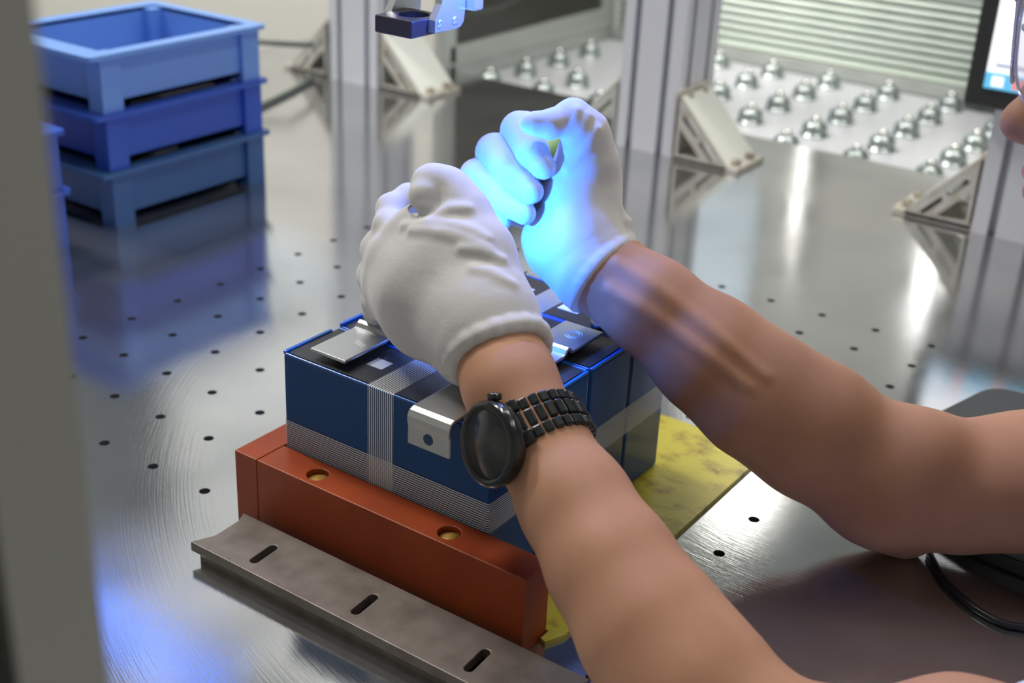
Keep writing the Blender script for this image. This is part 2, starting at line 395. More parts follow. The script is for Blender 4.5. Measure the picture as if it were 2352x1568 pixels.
M_keep = M_alu; M_alu = M_nearpost
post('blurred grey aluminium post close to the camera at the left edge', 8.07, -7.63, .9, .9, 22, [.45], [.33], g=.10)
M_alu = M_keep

def bracket(label, x, y, rz, w=1.5, leg=1.6):
    """die-cast 45 degree gusset: local x runs out from the post, y across, z up"""
    t = thing('corner_bracket', label, 'bracket', (x, y, 0), rz)
    tri = [(0, 0), (leg-.12, 0), (leg-.12, .16), (.14, leg-.04), (0, leg-.04)]
    d = Vector((-1, 1)).normalized()
    def hole(s0, s1, inset, r):
        c = Vector((leg-.12, .10)); dr = Vector((-1, (leg-.20)/(leg-.26))).normalized(); n = Vector((-dr.y, dr.x)); 
        if n.x > 0: n = -n
        p = c+dr*s0+n*inset; q = c+dr*s1+n*inset; return slot(p.x, p.y, q.x, q.y, r)
    holes = [hole(.34, .78, .19, .085), hole(1.06, 1.50, .19, .085), [(.16, .16), (.80, .16), (.16, .82)]]
    for yy in (-w/2, w/2-.12):
        M = Matrix(((1, 0, 0, 0), (0, 0, 1, yy), (0, 1, 0, 0), (0, 0, 0, 1)))
        b = MB(); b.merge(plate([tri]+holes, 0, .12, M)); b.build('side_web', M_cast, t)
    MB().box((0, -w/2, 0), (leg+.18, w/2, .12), .02).build('foot_plate', M_cast, t)
    MB().box((0, -w/2, .12), (.1, w/2, leg+.1), .02).build('post_plate', M_cast, t)
    # the sloping face between the webs
    b = MB(); u = .36; v = leg-.34
    b._add([(leg-.09, -w/2+.02, .13), (leg-.09, w/2-.02, .13), (.15, w/2-.02, leg-.02), (.15, -w/2+.02, leg-.02), (leg-.38, -w/2+.02, .12), (leg-.38, w/2-.02, .12), (.10, w/2-.02, leg-.28), (.10, -w/2+.02, leg-.28)],
           [(0, 1, 2, 3), (7, 6, 5, 4), (0, 3, 7, 4), (1, 5, 6, 2), (0, 4, 5, 1), (3, 2, 6, 7)]); b.build('sloping_face', M_bright, t)
    for yy in (-.38, .38):
        MB().lathe([(.12, .12), (.12, .22), (.10, .24), (.04, .24)], 12, c=(leg-.04, yy, 0)).build('bolt', M_bolt, t)
        MB().lathe([(.12, 0), (.12, .11), (.10, .13), (.04, .13)], 12, M=frame((.1, yy, leg-.12), (1, 0, 0), (0, 1, 0))).build('bolt', M_bolt, t)
    return t
bracket('cast aluminium corner bracket with bolts on the right foot of the middle post', -.70, 18.3, 0)
bracket('bright white-faced corner bracket on the right foot of the left post', -10.17, 18.5, 0)
bracket('corner bracket on the left foot of the post at the right edge', 6.68, 18.2, math.pi)
bracket('small dark corner bracket on the left foot of the left post, beside the cables', -11.95, 18.4, math.pi)
bracket('corner bracket behind the right fist, on the left foot of the middle post', -2.36, 18.5, math.pi)

# ------------------------------------------------------------------ things behind the bench
tag(MB().box((-40, 24.5, FZ), (-12.2, 24.8, 9)).build('partition_panel', M_white), 'plain off-white partition panel behind the crates and left post', 'panel')
# smoked window panel in an aluminium frame, standing along the left side of the ball table
t = thing('machine_window', 'dark smoked window panel in a pale aluminium frame above the ball table', 'window panel', (-10.6, 26, -.5)); off = (-10.6, 26, -.5)
MB().box((-10.62, 21.6, .62), (-10.5, 30.1, 7)).build('smoked_pane', M_dark, t, off)
MB().box((-10.75, 21.3, -.5), (-10.35, 30.9, .62), .03).build('bottom_rail', M_frame, t, off)
MB().box((-10.75, 21.0, -.5), (-10.35, 21.6, 7.4), .03).build('upright', M_frame, t, off)
MB().box((-10.75, 30.1, .62), (-10.35, 30.9, 7.4), .03).build('upright', M_frame, t, off)
MB().box((-10.70, 21.3, -.02), (-10.30, 30.9, .10), .02).build('ledge', M_frame, t, off)
tag(MB().tube([(-10.2, 21.4, 1.5), (-10.1, 23.5, 1.55), (-10.05, 25.5, 1.9), (-10.0, 27.5, 2.9), (-9.95, 28.6, 4.2)], .05).build('wire', M_gcable), 'thin grey wire drooping across the dark smoked window', 'wire')
# ribbed aluminium conveyor guard
t = thing('ribbed_guard', 'pale green-white ribbed aluminium guard wall behind the ball units', 'guard panel', (0, 31, -.5)); off = (0, 31, -.5)
prof = []; z = -.1
b = MB()
for k in range(10):
    z = -.05+k*.27
    b.strip([(31.05, z), (30.90, z+.03), (30.86, z+.11), (30.90, z+.19), (31.05, z+.24), (31.05, z+.27)], -10.2, 2.45, .06, 'y')
b.box((-10.2, 31.05, -.5), (2.45, 31.25, 2.62)); b.build('ribbed_sheet', M_slat, t, off)
MB().box((-10.2, 30.7, -.5), (2.45, 31.0, -.06), .03).build('bottom_rail', M_frame, t, off)
MB().box((-10.2, 30.8, 2.60), (2.45, 31.3, 2.74), .03).build('top_rail', M_frame, t, off)
tag(MB().box((-8, 32.4, -.5), (2.3, 33, 3.05)).build('green_panel', M_green), 'strip of green machine cover seen above the ribbed guard', 'machine cover')
t = thing('machine_column', 'dark greasy machine column with hinge parts at the right end of the ribbed guard', 'machine part', (2.9, 30.6, -.5)); off = (2.9, 30.6, -.5)
MB().box((2.55, 30.5, -.5), (2.85, 30.9, 9), .03).build('slide_rail', M_frame, t, off)
MB().box((3.05, 30.7, -.5), (3.5, 31.2, 9), .03).build('dark_upright', M_grey, t, off)
MB().box((3.62, 30.6, -.5), (3.95, 31.0, 9), .03).build('pale_upright', M_cast, t, off)
MB().box((2.6, 30.0, -.5), (3.6, 30.5, .7), .05).build('bearing_block', M_grey, t, off)
MB().box((2.95, 29.9, -.3), (3.2, 30.02, .4), .03).build('dark_slot', M_rub, t, off)
MB().lathe([(.05, 0), (.3, 0), (.3, .5), (.05, .5)], 14, M=frame((3.2, 30.3, .95), (0, -1, 0), (1, 0, 0))).build('roller', M_bolt, t, off)
tag(MB().tube([(2.9, 29.6, 9), (3.5, 29.2, 5.5), (4.3, 28.8, 3.4), (4.7, 28.9, 2.0), (5.2, 29.3, .4), (5.6, 29.6, -.45)], .10).build('wire', M_cable), 'black cable hanging in front of the machine column, left of the monitor', 'cable')
tag(MB().box((3.9, 28.9, -.5), (5.2, 29.6, .35), .05).build('junction_box', M_cast), 'small tan block on the far corner of the ball table, left of the monitor', 'box')

# unseen grey cabinet, added where the bench top mirrors it as a dark area
tag(MB().box((-50, 20, FZ), (-40, 34.3, 37), .2).build('machine_cabinet', M_grey), 'dark grey machine cabinet far to the left, mirrored in the bench', 'cabinet')

t = thing('flood_lamp', 'square white flood lamp high on the far wall', 'lamp', (-14.6, 97, 31.5)); o4 = (-14.6, 97, 31.5)
MB().box((-16.4, 96.6, 29.4), (-12.8, 97.9, 33.4), .2).build('housing', M_grey, t, o4); MB().box((-16.0, 96.4, 29.8), (-13.2, 96.6, 33.0)).build('lamp_face', M_flood, t, o4)
t = thing('tube_lamp', 'upright white tube lamp on the far wall', 'lamp', (-28.3, 97, 27)); o4 = (-28.3, 97, 27)
MB().box((-29.2, 97.0, 20.5), (-27.4, 97.9, 32), .1).build('housing', M_grey, t, o4); MB().tube([(-28.3, 96.6, 21), (-28.3, 96.6, 31.5)], .34, 12).build('tube', M_lampf, t, o4)
t = thing('led_strip', 'slanting blue LED strip beside the far grey cabinet', 'lamp', (-31.2, 25, 34)); o4 = (-31.2, 25, 34)  # unseen strip, added for the blue streak it mirrors into the bench
MB().tube([(-31.6, 20.5, 28.5), (-31, 28.6, 39.5)], .3, 10).build('tube', M_strip, t, o4); MB().tube([(-32.0, 20.5, 28.5), (-31.6, 28.6, 39.5)], .5, 8).build('backing', M_grey, t, o4)
MB().box((-32.4, 24.6, 33), (-31.5, 25.4, CEIL)).build('hanger', M_alu, t, o4)

# monitor on the right post
t = thing('monitor', 'black-framed monitor with a bright white screen at the upper right edge', 'monitor', (8, 17.0, 2.7)); off = (8, 17, 2.7)
MB().box((6.10, 17.0, 2.74), (13.2, 17.34, 7.6), .06).build('bezel', M_rub, t, off)
s_ = MB().box((6.46, 16.97, 3.16), (12.85, 17.0, 7.25)).build('screen', M_scr, t, off)
q = MB().box((6.46, 16.955, 3.16), (12.85, 16.968, 3.48)).build('task_bar', M_scrb, t, off); q.parent = s_
q = MB().box((6.62, 16.955, 3.60), (8.2, 16.968, 3.68)).build('text_line', M_scrg, t, off); q.parent = s_
for k, mm in enumerate((M_scr, M_scrr, M_scrb, M_scrr)):
    q = MB().box((6.60+k*.42, 16.93, 3.22), (6.84+k*.42, 16.954, 3.42)).build('icon', mm, t, off); q.parent = s_
MB().box((7.3, 17.345, 3.6), (8.1, 17.395, 4.4)).build('mount', M_grey, t, off)

# ------------------------------------------------------------------ crates
def crate(label, x, y, z, mt, W_=3.2, L_2=4.1, H=1.2):
    """x,y = near right corner of the feet; extends -x and +y"""
    t = thing('storage_crate', label, 'crate', (x, y, z), group=None)
    o_ = .17
    b = MB()
    # walls, slightly inset, bottom raised above the feet
    zb, zt, th = .12, H-.08, .07; i_ = .10
    b.box((-W_+i_, i_, zb), (-i_, i_+th, zt)); b.box((-W_+i_, L_2-i_-th, zb), (-i_, L_2-i_, zt))
    b.box((-i_-th, i_, zb), (-i_, L_2-i_, zt)); b.box((-W_+i_, i_, zb), (-W_+i_+th, L_2-i_, zt))
    b.box((-W_+i_, i_, zb), (-i_, L_2-i_, zb+.07)); b.build('shell', mt, t)
    # rim flange
    b = MB(); b.merge(plate([rrect(-W_-o_, -.34, o_-.02, L_2+.10, .10), rrect(-W_+i_+th, i_+th, -i_-th, L_2-i_-th, .06)], H-.14, H-.05)); b.build('rim', mt, t)
    for cx in (0, -W_):
        for cy in (0, L_2):
            s1 = -1 if cx == 0 else 1; s2 = 1 if cy == 0 else -1
            a_ = (min(cx, cx+s1*.42), min(cy, cy+s2*.48), 0); c_ = (max(cx, cx+s1*.42), max(cy, cy+s2*.48), H-.15)
            b = MB(); b.merge(plate([[(a_[0], a_[1]), (c_[0], a_[1]), (c_[0], c_[1]), (a_[0], c_[1])]], 0, H-.10)); b.build('corner_foot', mt, t)
    return t
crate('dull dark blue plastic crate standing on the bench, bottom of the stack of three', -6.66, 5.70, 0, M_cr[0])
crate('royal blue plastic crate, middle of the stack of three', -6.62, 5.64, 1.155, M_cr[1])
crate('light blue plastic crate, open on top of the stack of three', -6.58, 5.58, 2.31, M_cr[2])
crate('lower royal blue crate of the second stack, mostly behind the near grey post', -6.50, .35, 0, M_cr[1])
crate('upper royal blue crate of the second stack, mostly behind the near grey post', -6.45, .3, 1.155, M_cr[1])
tag(MB().box((-8.1, 7.4, 1.62), (-7.1, 8.9, 2.28), .08).build('foam_block', M_foam), 'cream foam piece lying in the middle crate of the stack', 'foam')
tag(MB().box((-8.0, 7.2, .34), (-7.2, 7.9, 1.10), .08).build('foam_block', M_foam), 'cream foam piece lying in the bottom crate of the stack', 'foam')
tag(MB().tube([(-9.6, 11.0, .07), (-10.5, 12.9, .07), (-11.0, 14.0, .07), (-11.5, 15.6, .07), (-12.0, 17.0, .07), (-12.4, 17.2, .07)], .07).build('bench_wire', M_gcable), 'grey cable lying on the bench between the crates and the left post', 'cable')
tag(MB().tube([(-14.6, 14.6, .9), (-13.4, 15.4, 1.12), (-12.9, 15.9, 1.15), (-12.3, 16.4, 1.12), (-12.35, 17.0, 1.0), (-12.5, 17.55, .9)], .075).build('air_hose', M_gcable), 'dark grey hose running from behind the crates to the left post', 'hose')

# ------------------------------------------------------------------ fixture blocks, rail, sheet
def capsule_block(name, label, loops, z0, z1, mt, cat, bev=.012):
    b = MB(); b.merge(plate(loops, z0, z1, bev=bev)); o = b.build(name, mt); tag(o, label, cat); return o
t = thing('stop_block', 'long orange resin block with two countersunk holes along the front of the battery pack', 'block', (5.2, 0, 0)); off = (5.2, 0, 0)
b = MB(); b.merge(plate([[(3.2, -.19), (7.2, -.19), (7.2, .280), (3.2, .280)], circ(4.0, .03, .135, 22), circ(6.0, .03, .135, 22)], 0, 1.0, bev=.012)); b.build('body', M_orange, t, off)
for x in (4.0, 6.0):
    MB().lathe([(.134, .93), (.085, .80), (.085, .02), (.01, .02)], 20, c=(x, .03, 0)).build('bore', M_hole, t, off)
t = thing('stop_block', 'short orange resin block standing crosswise at the left end of the long one', 'block', (3, 1, 0)); off = (3, 1, 0)
MB().box((2.815, -.19, 0), (3.188, 4.6, 1.0), .012).build('body', M_orange, t, off)
rail = thing('slotted_rail', 'worn grey steel bar with slotted holes lying in front of the orange block', 'rail', (5.6, -.8, 0)); off = (5.6, -.8, 0)
sl = [slot(x, -.98, x-.02, -.66, .055) for x in (3.92, 5.49, 7.06)]
outl = [(3.06, -1.18)]+[(8.16, -1.18)]+[(8.12, -1.0), (8.02, -.93), (8.0, -.72), (8.14, -.66), (8.16, -.34)]+[(3.08, -.34), (3.16, -.5), (3.18, -.9)]
b = MB(); b.merge(plate([outl]+sl, .14, .27, bev=.01)); b.build('top_plate', M_rail, rail, off)
b = MB(); b.box((3.14, -1.12, 0.0), (8.0, -1.04, .15)); b.box((3.14, -.44, 0), (8.0, -.38, .15)); b.build('side_wall', M_rail, rail, off)
tag(capsule_block('base_sheet', 'x', [[(3.2, .31), (7.22, .31), (7.22, .15), (7.30, .12), (7.40, .36), (7.40, 5.7), (3.2, 5.7)]], 0, .055, M_yel, 'sheet', 0),
    'stained yellow epoxy sheet under the battery pack', 'sheet')

# ------------------------------------------------------------------ battery pack
pack = thing('battery_pack', 'pack of blue-wrapped prismatic battery cells taped together on the yellow sheet', 'battery pack', (4.77, 2.3, .055)); off = (4.77, 2.3, .055)
PX0, PX1, PZ = 3.2, 6.34, 2.27
CY = [.30+1.012*i for i in range(5)]
for i in range(4):
    y0, y1 = CY[i]+.008, CY[i+1]-.008
    c = MB(); c.box((PX0, y0, .057), (PX1, y1, PZ), .045, seg=3); cell = c.build('cell', M_film, pack, off)
    b = MB()   # thin raised film edges round the lid
    b.box((PX0, y0+.01, PZ-.02), (PX0+.05, y1-.15, PZ+.035+.02*(i % 2)), .012); b.box((PX0+.04, y0, PZ-.02), (PX1-.04, y0+.03, PZ+.012), .01)
    b.box((PX0+.04, y1-.045, PZ-.02), (PX1-.04, y1, PZ+.015), .01); b.box((PX1-.04, y0+.03, PZ-.02), (PX1, y1-.03, PZ+.012), .01)
    e = b.build('film_edge', M_edge, cell, off)
    b = MB(); b.merge(plate([rrect(PX0+.06, y0+.04, PX1-.06, y1-.06, .05), rrect(4.17, y0+.40, 4.42, y0+.64, .005, 1)], PZ-.002, PZ+.012)); b.build('lid_sheet', M_top, cell, off)
    MB().box((4.17, y0+.40, PZ-.01), (4.42, y0+.64, PZ+.003)).build('vent', M_vent, cell, off)
def smooth_prof(P, n=6):
    out = []
    for i in range(len(P)-1):
        p0 = P[max(i-1, 0)]; p1 = P[i]; p2 = P[i+1]; p3 = P[min(i+2, len(P)-1)]
        for k in range(n):
            t_ = k/n
            out.append(tuple(.5*((2*p1[j])+(-p0[j]+p2[j])*t_+(2*p0[j]-5*p1[j]+4*p2[j]-p3[j])*t_*t_+(-p0[j]+3*p1[j]-3*p2[j]+p3[j])*t_**3) for j in (0, 1)))
    out.append(tuple(P[-1])); return out
ZB = PZ+.145
def busbar(x0, x1, yb, ya, yc):
    pr = [(ya, ZB), (yb-.14, ZB), (yb-.10, ZB+.01), (yb-.06, ZB+.055), (yb-.02, ZB+.075), (yb+.03, ZB+.055), (yb+.07, ZB+.01), (yb+.12, ZB), (yc, ZB)]
    b = MB(); b.strip(pr, x0, x1, .045, 'y'); 
    bmesh.ops.remove_doubles(b.bm, verts=b.bm.verts[:], dist=1e-5)
    o = b.build('busbar', M_busbar, pack, off)
    bv = o.modifiers.new('bevel', 'BEVEL'); bv.width = .0009; bv.segments = 3; bv.limit_method = 'ANGLE'; bv.angle_limit = math.radians(50)
    for yy in ((ya+yb)/2-.05, (yb+yc)/2+.05): 
        q = MB(); q.lathe([(.17, PZ), (.17, ZB-.046)], 18, c=((x0+x1)/2, yy, 0)); g = q.build('terminal', M_busbar, o, off)
    return o
b1_ = busbar(3.56, 4.12, CY[1], .40, 2.20)
b2_ = busbar(5.45, 6.03, CY[2], 1.42, 3.12)
b3_ = busbar(3.56, 4.12, CY[3], 2.44, 4.2)
# etched marks
m_ = MB()
for k in range(7): m_.box((3.86+k*.026, .86-.01*k, ZB), (3.868+k*.026, .95-.01*k, ZB+.0015))
m_.build('etched_code', M_etch, b1_, off)
m_ = MB()
for rr in (.11, .075): m_.tube([(5.78+rr*math.cos(2*math.pi*k/24), 2.80+rr*math.sin(2*math.pi*k/24), ZB+.001) for k in range(24)], .004, 5, True)
m_.build('weld_ring', M_etch, b2_, off)
def out_tab(s, y_face, yin, x0, x1):
    zt = ZB; yo = y_face+s*.36
    pr = [(yin, zt), (yo-s*.06, zt), (yo-s*.02, zt-.012), (yo, zt-.05), (yo, zt-.12), (yo-s*.015, zt-.16), (yo-s*.012, zt-.40)]
    b = MB(); b.strip(pr, x0, x1, .045*s*-1, 'y')
    bmesh.ops.remove_doubles(b.bm, verts=b.bm.verts[:], dist=1e-5)
    o = b.build('terminal_tab', M_busbar, pack, off)
    bv = o.modifiers.new('bevel', 'BEVEL'); bv.width = .0012; bv.segments = 3; bv.limit_method = 'ANGLE'; bv.angle_limit = math.radians(50)
    q = MB(); q.lathe([(.001, 0), (.066, 0), (.066, .002), (.001, .002)], 20, smooth=False, M=frame(((x0+x1)/2, yo-s*.012+s*.045, zt-.255), (0, s, 0), (1, 0, 0))); q.build('bolt_hole', M_holeblue, o, off)
    q = MB(); q.lathe([(.17, PZ), (.17, ZB-.046)], 18, c=((x0+x1)/2, yin-s*.2, 0)); q.build('terminal', M_busbar, o, off)
    return o
out_tab(-1, CY[0], .80, 5.47, 6.06); out_tab(1, CY[4], CY[4]-.60, 5.47, 6.06)
# filament tape round the pack
tx0, tx1, e = 4.56, 4.95, .003
b = MB(); pr = [(CY[0]-e, .06), (CY[0]-e, PZ+.01), (CY[0]+.03, PZ+.022), (CY[4]-.03, PZ+.022), (CY[4]+e, PZ+.01), (CY[4]+e, .06)]
for i in range(5):
    b._add([(tx0, *pr[i]), (tx1, *pr[i]), (tx1, *pr[i+1]), (tx0, *pr[i+1])], [(0, 1, 2, 3)])
b.build('filament_tape', M_tape_x, pack, off)
b = MB(); z0, z1 = .97, 1.37; c_ = rrect(PX0-e, CY[0]-e*.8, PX1+e, CY[4]+e*2, .05, 5)
for i in range(len(c_)):
    p, q = c_[i], c_[(i+1) % len(c_)]; b._add([(*p, z0), (*q, z0), (*q, z1), (*p, z1)], [(0, 1, 2, 3)])
b.build('filament_tape', M_tape_z, pack, off)
MB().box((5.0, 3.62, PZ+.014), (5.32, 3.86, PZ+.022)).build('tape_patch', M_etch, pack, off)
# trailing-off corner gap lines between cells are real gaps

# ------------------------------------------------------------------ lamp bracket at the top
t = thing('camera_bracket', 'black ring block held by slanted side plates, blue-lit, hanging at the top of the photo', 'bracket', (3, 3, 5.7)); off = (3, 3, 5.7)
b = MB(); b.merge(plate([rrect(2.65, 2.64, 3.25, 3.32, .03), circ(2.97, 3.02, .20, 24)], 5.71, 5.93, bev=.02)); b.build('ring_block', M_blk, t, off)
def side(x0, x1, poly, holes=()):
    M = Matrix(((0, 0, 1, 0), (1, 0, 0, 0), (0, 1, 0, 0), (0, 0, 0, 1)))
    b = MB(); b.merge(plate([poly]+list(holes), x0, x1, M)); return b.build('side_plate', M_uvp, t, off)
pl = [(2.97, 5.76), (3.42, 5.755), (3.50, 5.77), (3.56, 5.83), (3.58, 5.95), (3.60, 7.6), (3.35, 7.6), (3.1, 6.1), (2.97, 5.91)]
side(3.255, 3.36, pl)
side(2.54, 2.645, pl)
for yy in (3.07, 3.38): MB().lathe([(.001, 0), (.055, 0), (.055, .012), (.035, .02), (.02, .012), (.001, .01)], 14, M=frame((3.36, yy, 5.86), (1, 0, 0), (0, 1, 0))).build('screw', M_uvp, t, off)
MB().box((3.256, 3.60, 5.96), (3.5, 3.8, 7.6), .03).build('rear_post', M_uvp, t, off)
MB().box((2.5, 2.9, 7.5), (3.7, 3.9, 8.3), .05).build('head_block', M_blk, t, off)
MB().box((2.9, 3.3, 8.2), (3.3, 3.7, 24), .03).build('hanger', M_alu, t, off)
# small blue lamp beside the bracket, just above the frame
BL = (4.25, 3.35, 6.8); BT = (4.1, 3.0, 5.2)
t = thing('blue_spot_lamp', 'small blue spot lamp just above the frame beside the ring bracket', 'lamp', BL); Mx = frame((0, 0, 0), Vector(BT)-Vector(BL), (0, 1, 0))
MB().lathe([(.12, -.7), (.15, -.65), (.15, -.02), (.12, 0), (.12, -.05), (.01, -.05)], 20, M=Mx).build('housing', M_blk, t)
MB().lathe([(.001, -.045), (.11, -.045), (.11, -.03), (.001, -.03)], 20, M=Mx).build('led_lens', M_bluef, t)
MB().box((.1, .0, .45), (.2, .1, 17)).build('hanger', M_alu, t)
lamp('blue_spot', 'SPOT', tuple(Vector(BL)+(Vector(BT)-Vector(BL)).normalized()*.03), 1.7, (.09, .20, 1.0), .06, target=BT, spot=math.radians(165), blend=.5)
# blue LED torch held by the left fist, shining at the right hand
T0, T1 = Vector(at(1000, 525, 15.25)), Vector(at(1064, 498, 15.44)); ta = (T1-T0).normalized()
t = thing('led_torch', 'small blue LED torch gripped in the left fist, lighting the right glove', 'torch', tuple(T0)); Mt = frame(T0, ta, (0, 0, 1)); LN = (T1-T0).length
MB().lathe([(.10, -.2), (.12, -.15), (.12, LN-.12), (.15, LN-.08), (.15, LN-.01), (.12, LN)], 20, M=Mt).build('torch_body', M_blk, t, tuple(T0))
MB().lathe([(.001, LN-.01), (.11, LN-.01), (.11, LN+.01), (.001, LN+.01)], 20, M=Mt).build('led_lens', M_bluef, t, tuple(T0))
lt = lamp('torch_light', 'POINT', tuple(T1+ta*.07), 1.4, (.022, .19, 1.0), .05)

# ------------------------------------------------------------------ mouse pad-like black tray and cable at lower right
def slab(name, pts, z0, z1, mt, label, cat, bev=.03):
    b = MB(); b.merge(plate([pts], z0, z1, bev=bev)); return tag(b.build(name, mt), label, cat)
def rounded(P, r, n=5):
    out = []
    for i, p in enumerate(P):
        p = Vector(p); a_ = (Vector(P[i-1])-p).normalized(); c_ = (Vector(P[(i+1) % len(P)])-p).normalized()
        for k in range(n+1):
            t_ = k/n; q0 = p+a_*r; q1 = p+c_*r; q = q0*(1-t_)**2+p*2*t_*(1-t_)+q1*t_**2; out.append(tuple(q))
    return out
slab('black_tray', rounded([(8.5, 6.2), (10.35, 4.95), (13.3, 4.7), (13.3, 9.6), (9.4, 9.75)], .45), .02, .22, M_rub, 'flat black rounded tray on the bench under the right elbow', 'tray')
pts = [at(2100, 1225, 16.3), (9.98, 4.75, .12), (10.25, 4.42, .05), (10.62, 4.12, .05), (11.0, 3.88, .05), (11.3, 3.86, .05), (11.7, 4.0, .05), (12.4, 4.3, .06), (13.3, 4.3, .06)]
tag(MB().tube([(10.05, 5.3, .05), (10.07, 4.9, .05), (10.14, 4.6, .05), (10.35, 4.3, .05), (10.5, 4.13, .05), (10.7, 3.98, .05), (10.95, 3.82, .05), (11.19, 3.74, .05), (11.35, 3.74, .05), (11.55, 3.83, .05), (12.0, 4.0, .05), (12.6, 4.15, .05), (13.3, 4.2, .05)], .045).build('cable', M_cable), 'thin black cable curving over the bench below the right elbow', 'cable')

# ------------------------------------------------------------------ signed-distance modelling for the person and gloves
class Sdf:
    def __init__(s): s.p = []
    def cap(s, a, ra, b, rb, k=.15, flat=None): s.p.append(('c', np.array(a, float), ra, np.array(b, float), rb, k, flat)); return s
    def ell(s, c, r, k=.15, R=None): s.p.append(('e', np.array(c, float), np.array(r, float), k, R)); return s
    def sub(s, a, ra, b, rb, k=.1): s.p.append(('s', np.array(a, float), ra, np.array(b, float), rb, k)); return s
    def sube(s, c, r, k=.1, R=None): s.p.append(('se', np.array(c, float), np.array(r, float), k, R)); return s
    def cut(s, p, n): n = np.array(n, float); s.p.append(('p', np.array(p, float), n/np.linalg.norm(n))); return s     # keep the side opposite n
    @staticmethod
    def _cap(P, a, ra, b, rb):
        ba = b-a; h = np.clip(((P-a)@ba)/max(ba@ba, 1e-9), 0, 1); q = P-a-h[:, None]*ba
        return np.sqrt((q*q).sum(1))-(ra+(rb-ra)*h)
    @staticmethod
    def _ell(P, c, r, R):
        q = P-c
        if R is not None: q = q@R
        k0 = np.sqrt(((q/r)**2).sum(1)); k1 = np.sqrt(((q/(r*r))**2).sum(1))+1e-9; return np.where(k0 < 1e-3, -r.min(), k0*(k0-1)/k1)
    def __call__(s, P):
        d = np.full(len(P), 1e3)
        for p in s.p:
            if p[0] == 'c': e = s._cap(P, *p[1:5]); k = p[5]
            elif p[0] == 'e': e = s._ell(P, p[1], p[2], p[4]); k = p[3]
            elif p[0] == 'g':
                e = np.full(len(P), 1e3); k = p[2]
                for (a_, ra_, b_, rb_) in p[1]: e = np.minimum(e, s._cap(P, a_, ra_, b_, rb_))
            elif p[0] == 's':
                e = -s._cap(P, *p[1:5]); k = p[5]; h = np.maximum(k-np.abs(d-e), 0)/k; d = np.maximum(d, e)+h*h*k/4; continue
            elif p[0] == 'se':
                e = -s._ell(P, p[1], p[2], p[4]); k = p[3]; h = np.maximum(k-np.abs(d-e), 0)/k; d = np.maximum(d, e)+h*h*k/4; continue
            else: d = np.maximum(d, (P-p[1])@p[2]); continue
            h = np.maximum(k-np.abs(d-e), 0)/k; d = np.minimum(d, e)-h*h*k/4
        return d
def sdf_mesh(f, lo, hi, h, B=8):
    lo = np.array(lo, float); nb = np.ceil((np.array(hi, float)-lo)/(h*B)).astype(int)
    g = np.stack(np.meshgrid(*[np.arange(n) for n in nb], indexing='ij'), -1).reshape(-1, 3)
    keep = []
    for i in range(0, len(g), 200000):
        gg = g[i:i+200000]; c = lo+(gg+.5)*h*B; keep.append(gg[np.abs(f(c)) < h*B*1.25])
    g = np.concatenate(keep); n1 = B+1
    lat = np.stack(np.meshgrid(*[np.arange(n1)]*3, indexing='ij'), -1).reshape(-1, 3)
    S = nb*B+2; key = lambda c: (c[..., 0]*S[1]+c[..., 1])*S[2]+c[..., 2]
    Vk, Vp, E = [], [], []
    for i in range(0, len(g), 300):
        base = g[i:i+300]*B; pts = base[:, None, :]+lat[None]
        val = f(lo+pts.reshape(-1, 3)*h).reshape(-1, n1, n1, n1)
        cells_any = None
        s_ = val < 0; c8 = [(a, b, c) for a in (0, 1) for b in (0, 1) for c in (0, 1)]
        cnt = sum(s_[:, a:a+B, b:b+B, c:c+B].astype(int) for a, b, c in c8); act = np.argwhere((cnt > 0) & (cnt < 8))
        if len(act):
            sm = np.zeros((len(act), 3)); nn_ = np.zeros(len(act)); bi = act[:, 0]; ci = act[:, 1:]
            for (a, b, c) in c8:
                for ax in range(3):
                    if (a, b, c)[ax]: continue
                    o2 = [a, b, c]; o2[ax] = 1
                    v0 = val[bi, ci[:, 0]+a, ci[:, 1]+b, ci[:, 2]+c]; v1 = val[bi, ci[:, 0]+o2[0], ci[:, 1]+o2[1], ci[:, 2]+o2[2]]
                    x = (v0 < 0) != (v1 < 0); t_ = np.where(x, v0/(v0-v1+1e-12), 0)
                    p = np.tile(np.array([a, b, c], float), (len(act), 1)); p[:, ax] += t_; sm += p*x[:, None]; nn_ += x
            Vk.append(key(base[bi]+ci)); Vp.append(lo+(base[bi]+ci+sm/nn_[:, None])*h)
        for ax in range(3):
            sl0 = [slice(0, B)]*3; sl1 = [slice(0, B)]*3; sl1[ax] = slice(1, B+1)
            a = s_[(slice(None), *sl0)]; b = s_[(slice(None), *sl1)]; w = np.argwhere(a != b)
            if len(w):
                gl = base[w[:, 0]]+w[:, 1:]; E.append(np.c_[gl, np.full(len(w), ax), a[tuple(w.T)].astype(int)])
    Vk = np.concatenate(Vk); Vp = np.concatenate(Vp); E = np.concatenate(E); od = np.argsort(Vk); Vk = Vk[od]; Vp = Vp[od]
    F = []
    for ax in range(3):
        e = E[E[:, 3] == ax]; u = np.zeros(3, int); v = np.zeros(3, int); u[(ax+1) % 3] = 1; v[(ax+2) % 3] = 1
        q = np.stack([key(e[:, :3]), key(e[:, :3]-u), key(e[:, :3]-u-v), key(e[:, :3]-v)], 1)
        ix = np.clip(np.searchsorted(Vk, q), 0, len(Vk)-1); ok = (Vk[ix] == q).all(1); ix = ix[ok]; fl = e[ok, 4] == 0
        ix[fl] = ix[fl][:, ::-1]; F.append(ix)
    F = np.concatenate(F)
    for _ in range(2):
        d = f(Vp); G = np.stack([f(Vp+np.eye(3)[i]*.004)-d for i in range(3)], 1)/.004; Vp = Vp-G*(np.clip(d, -h, h)/np.maximum((G*G).sum(1), .3))[:, None]
    return Vp, F
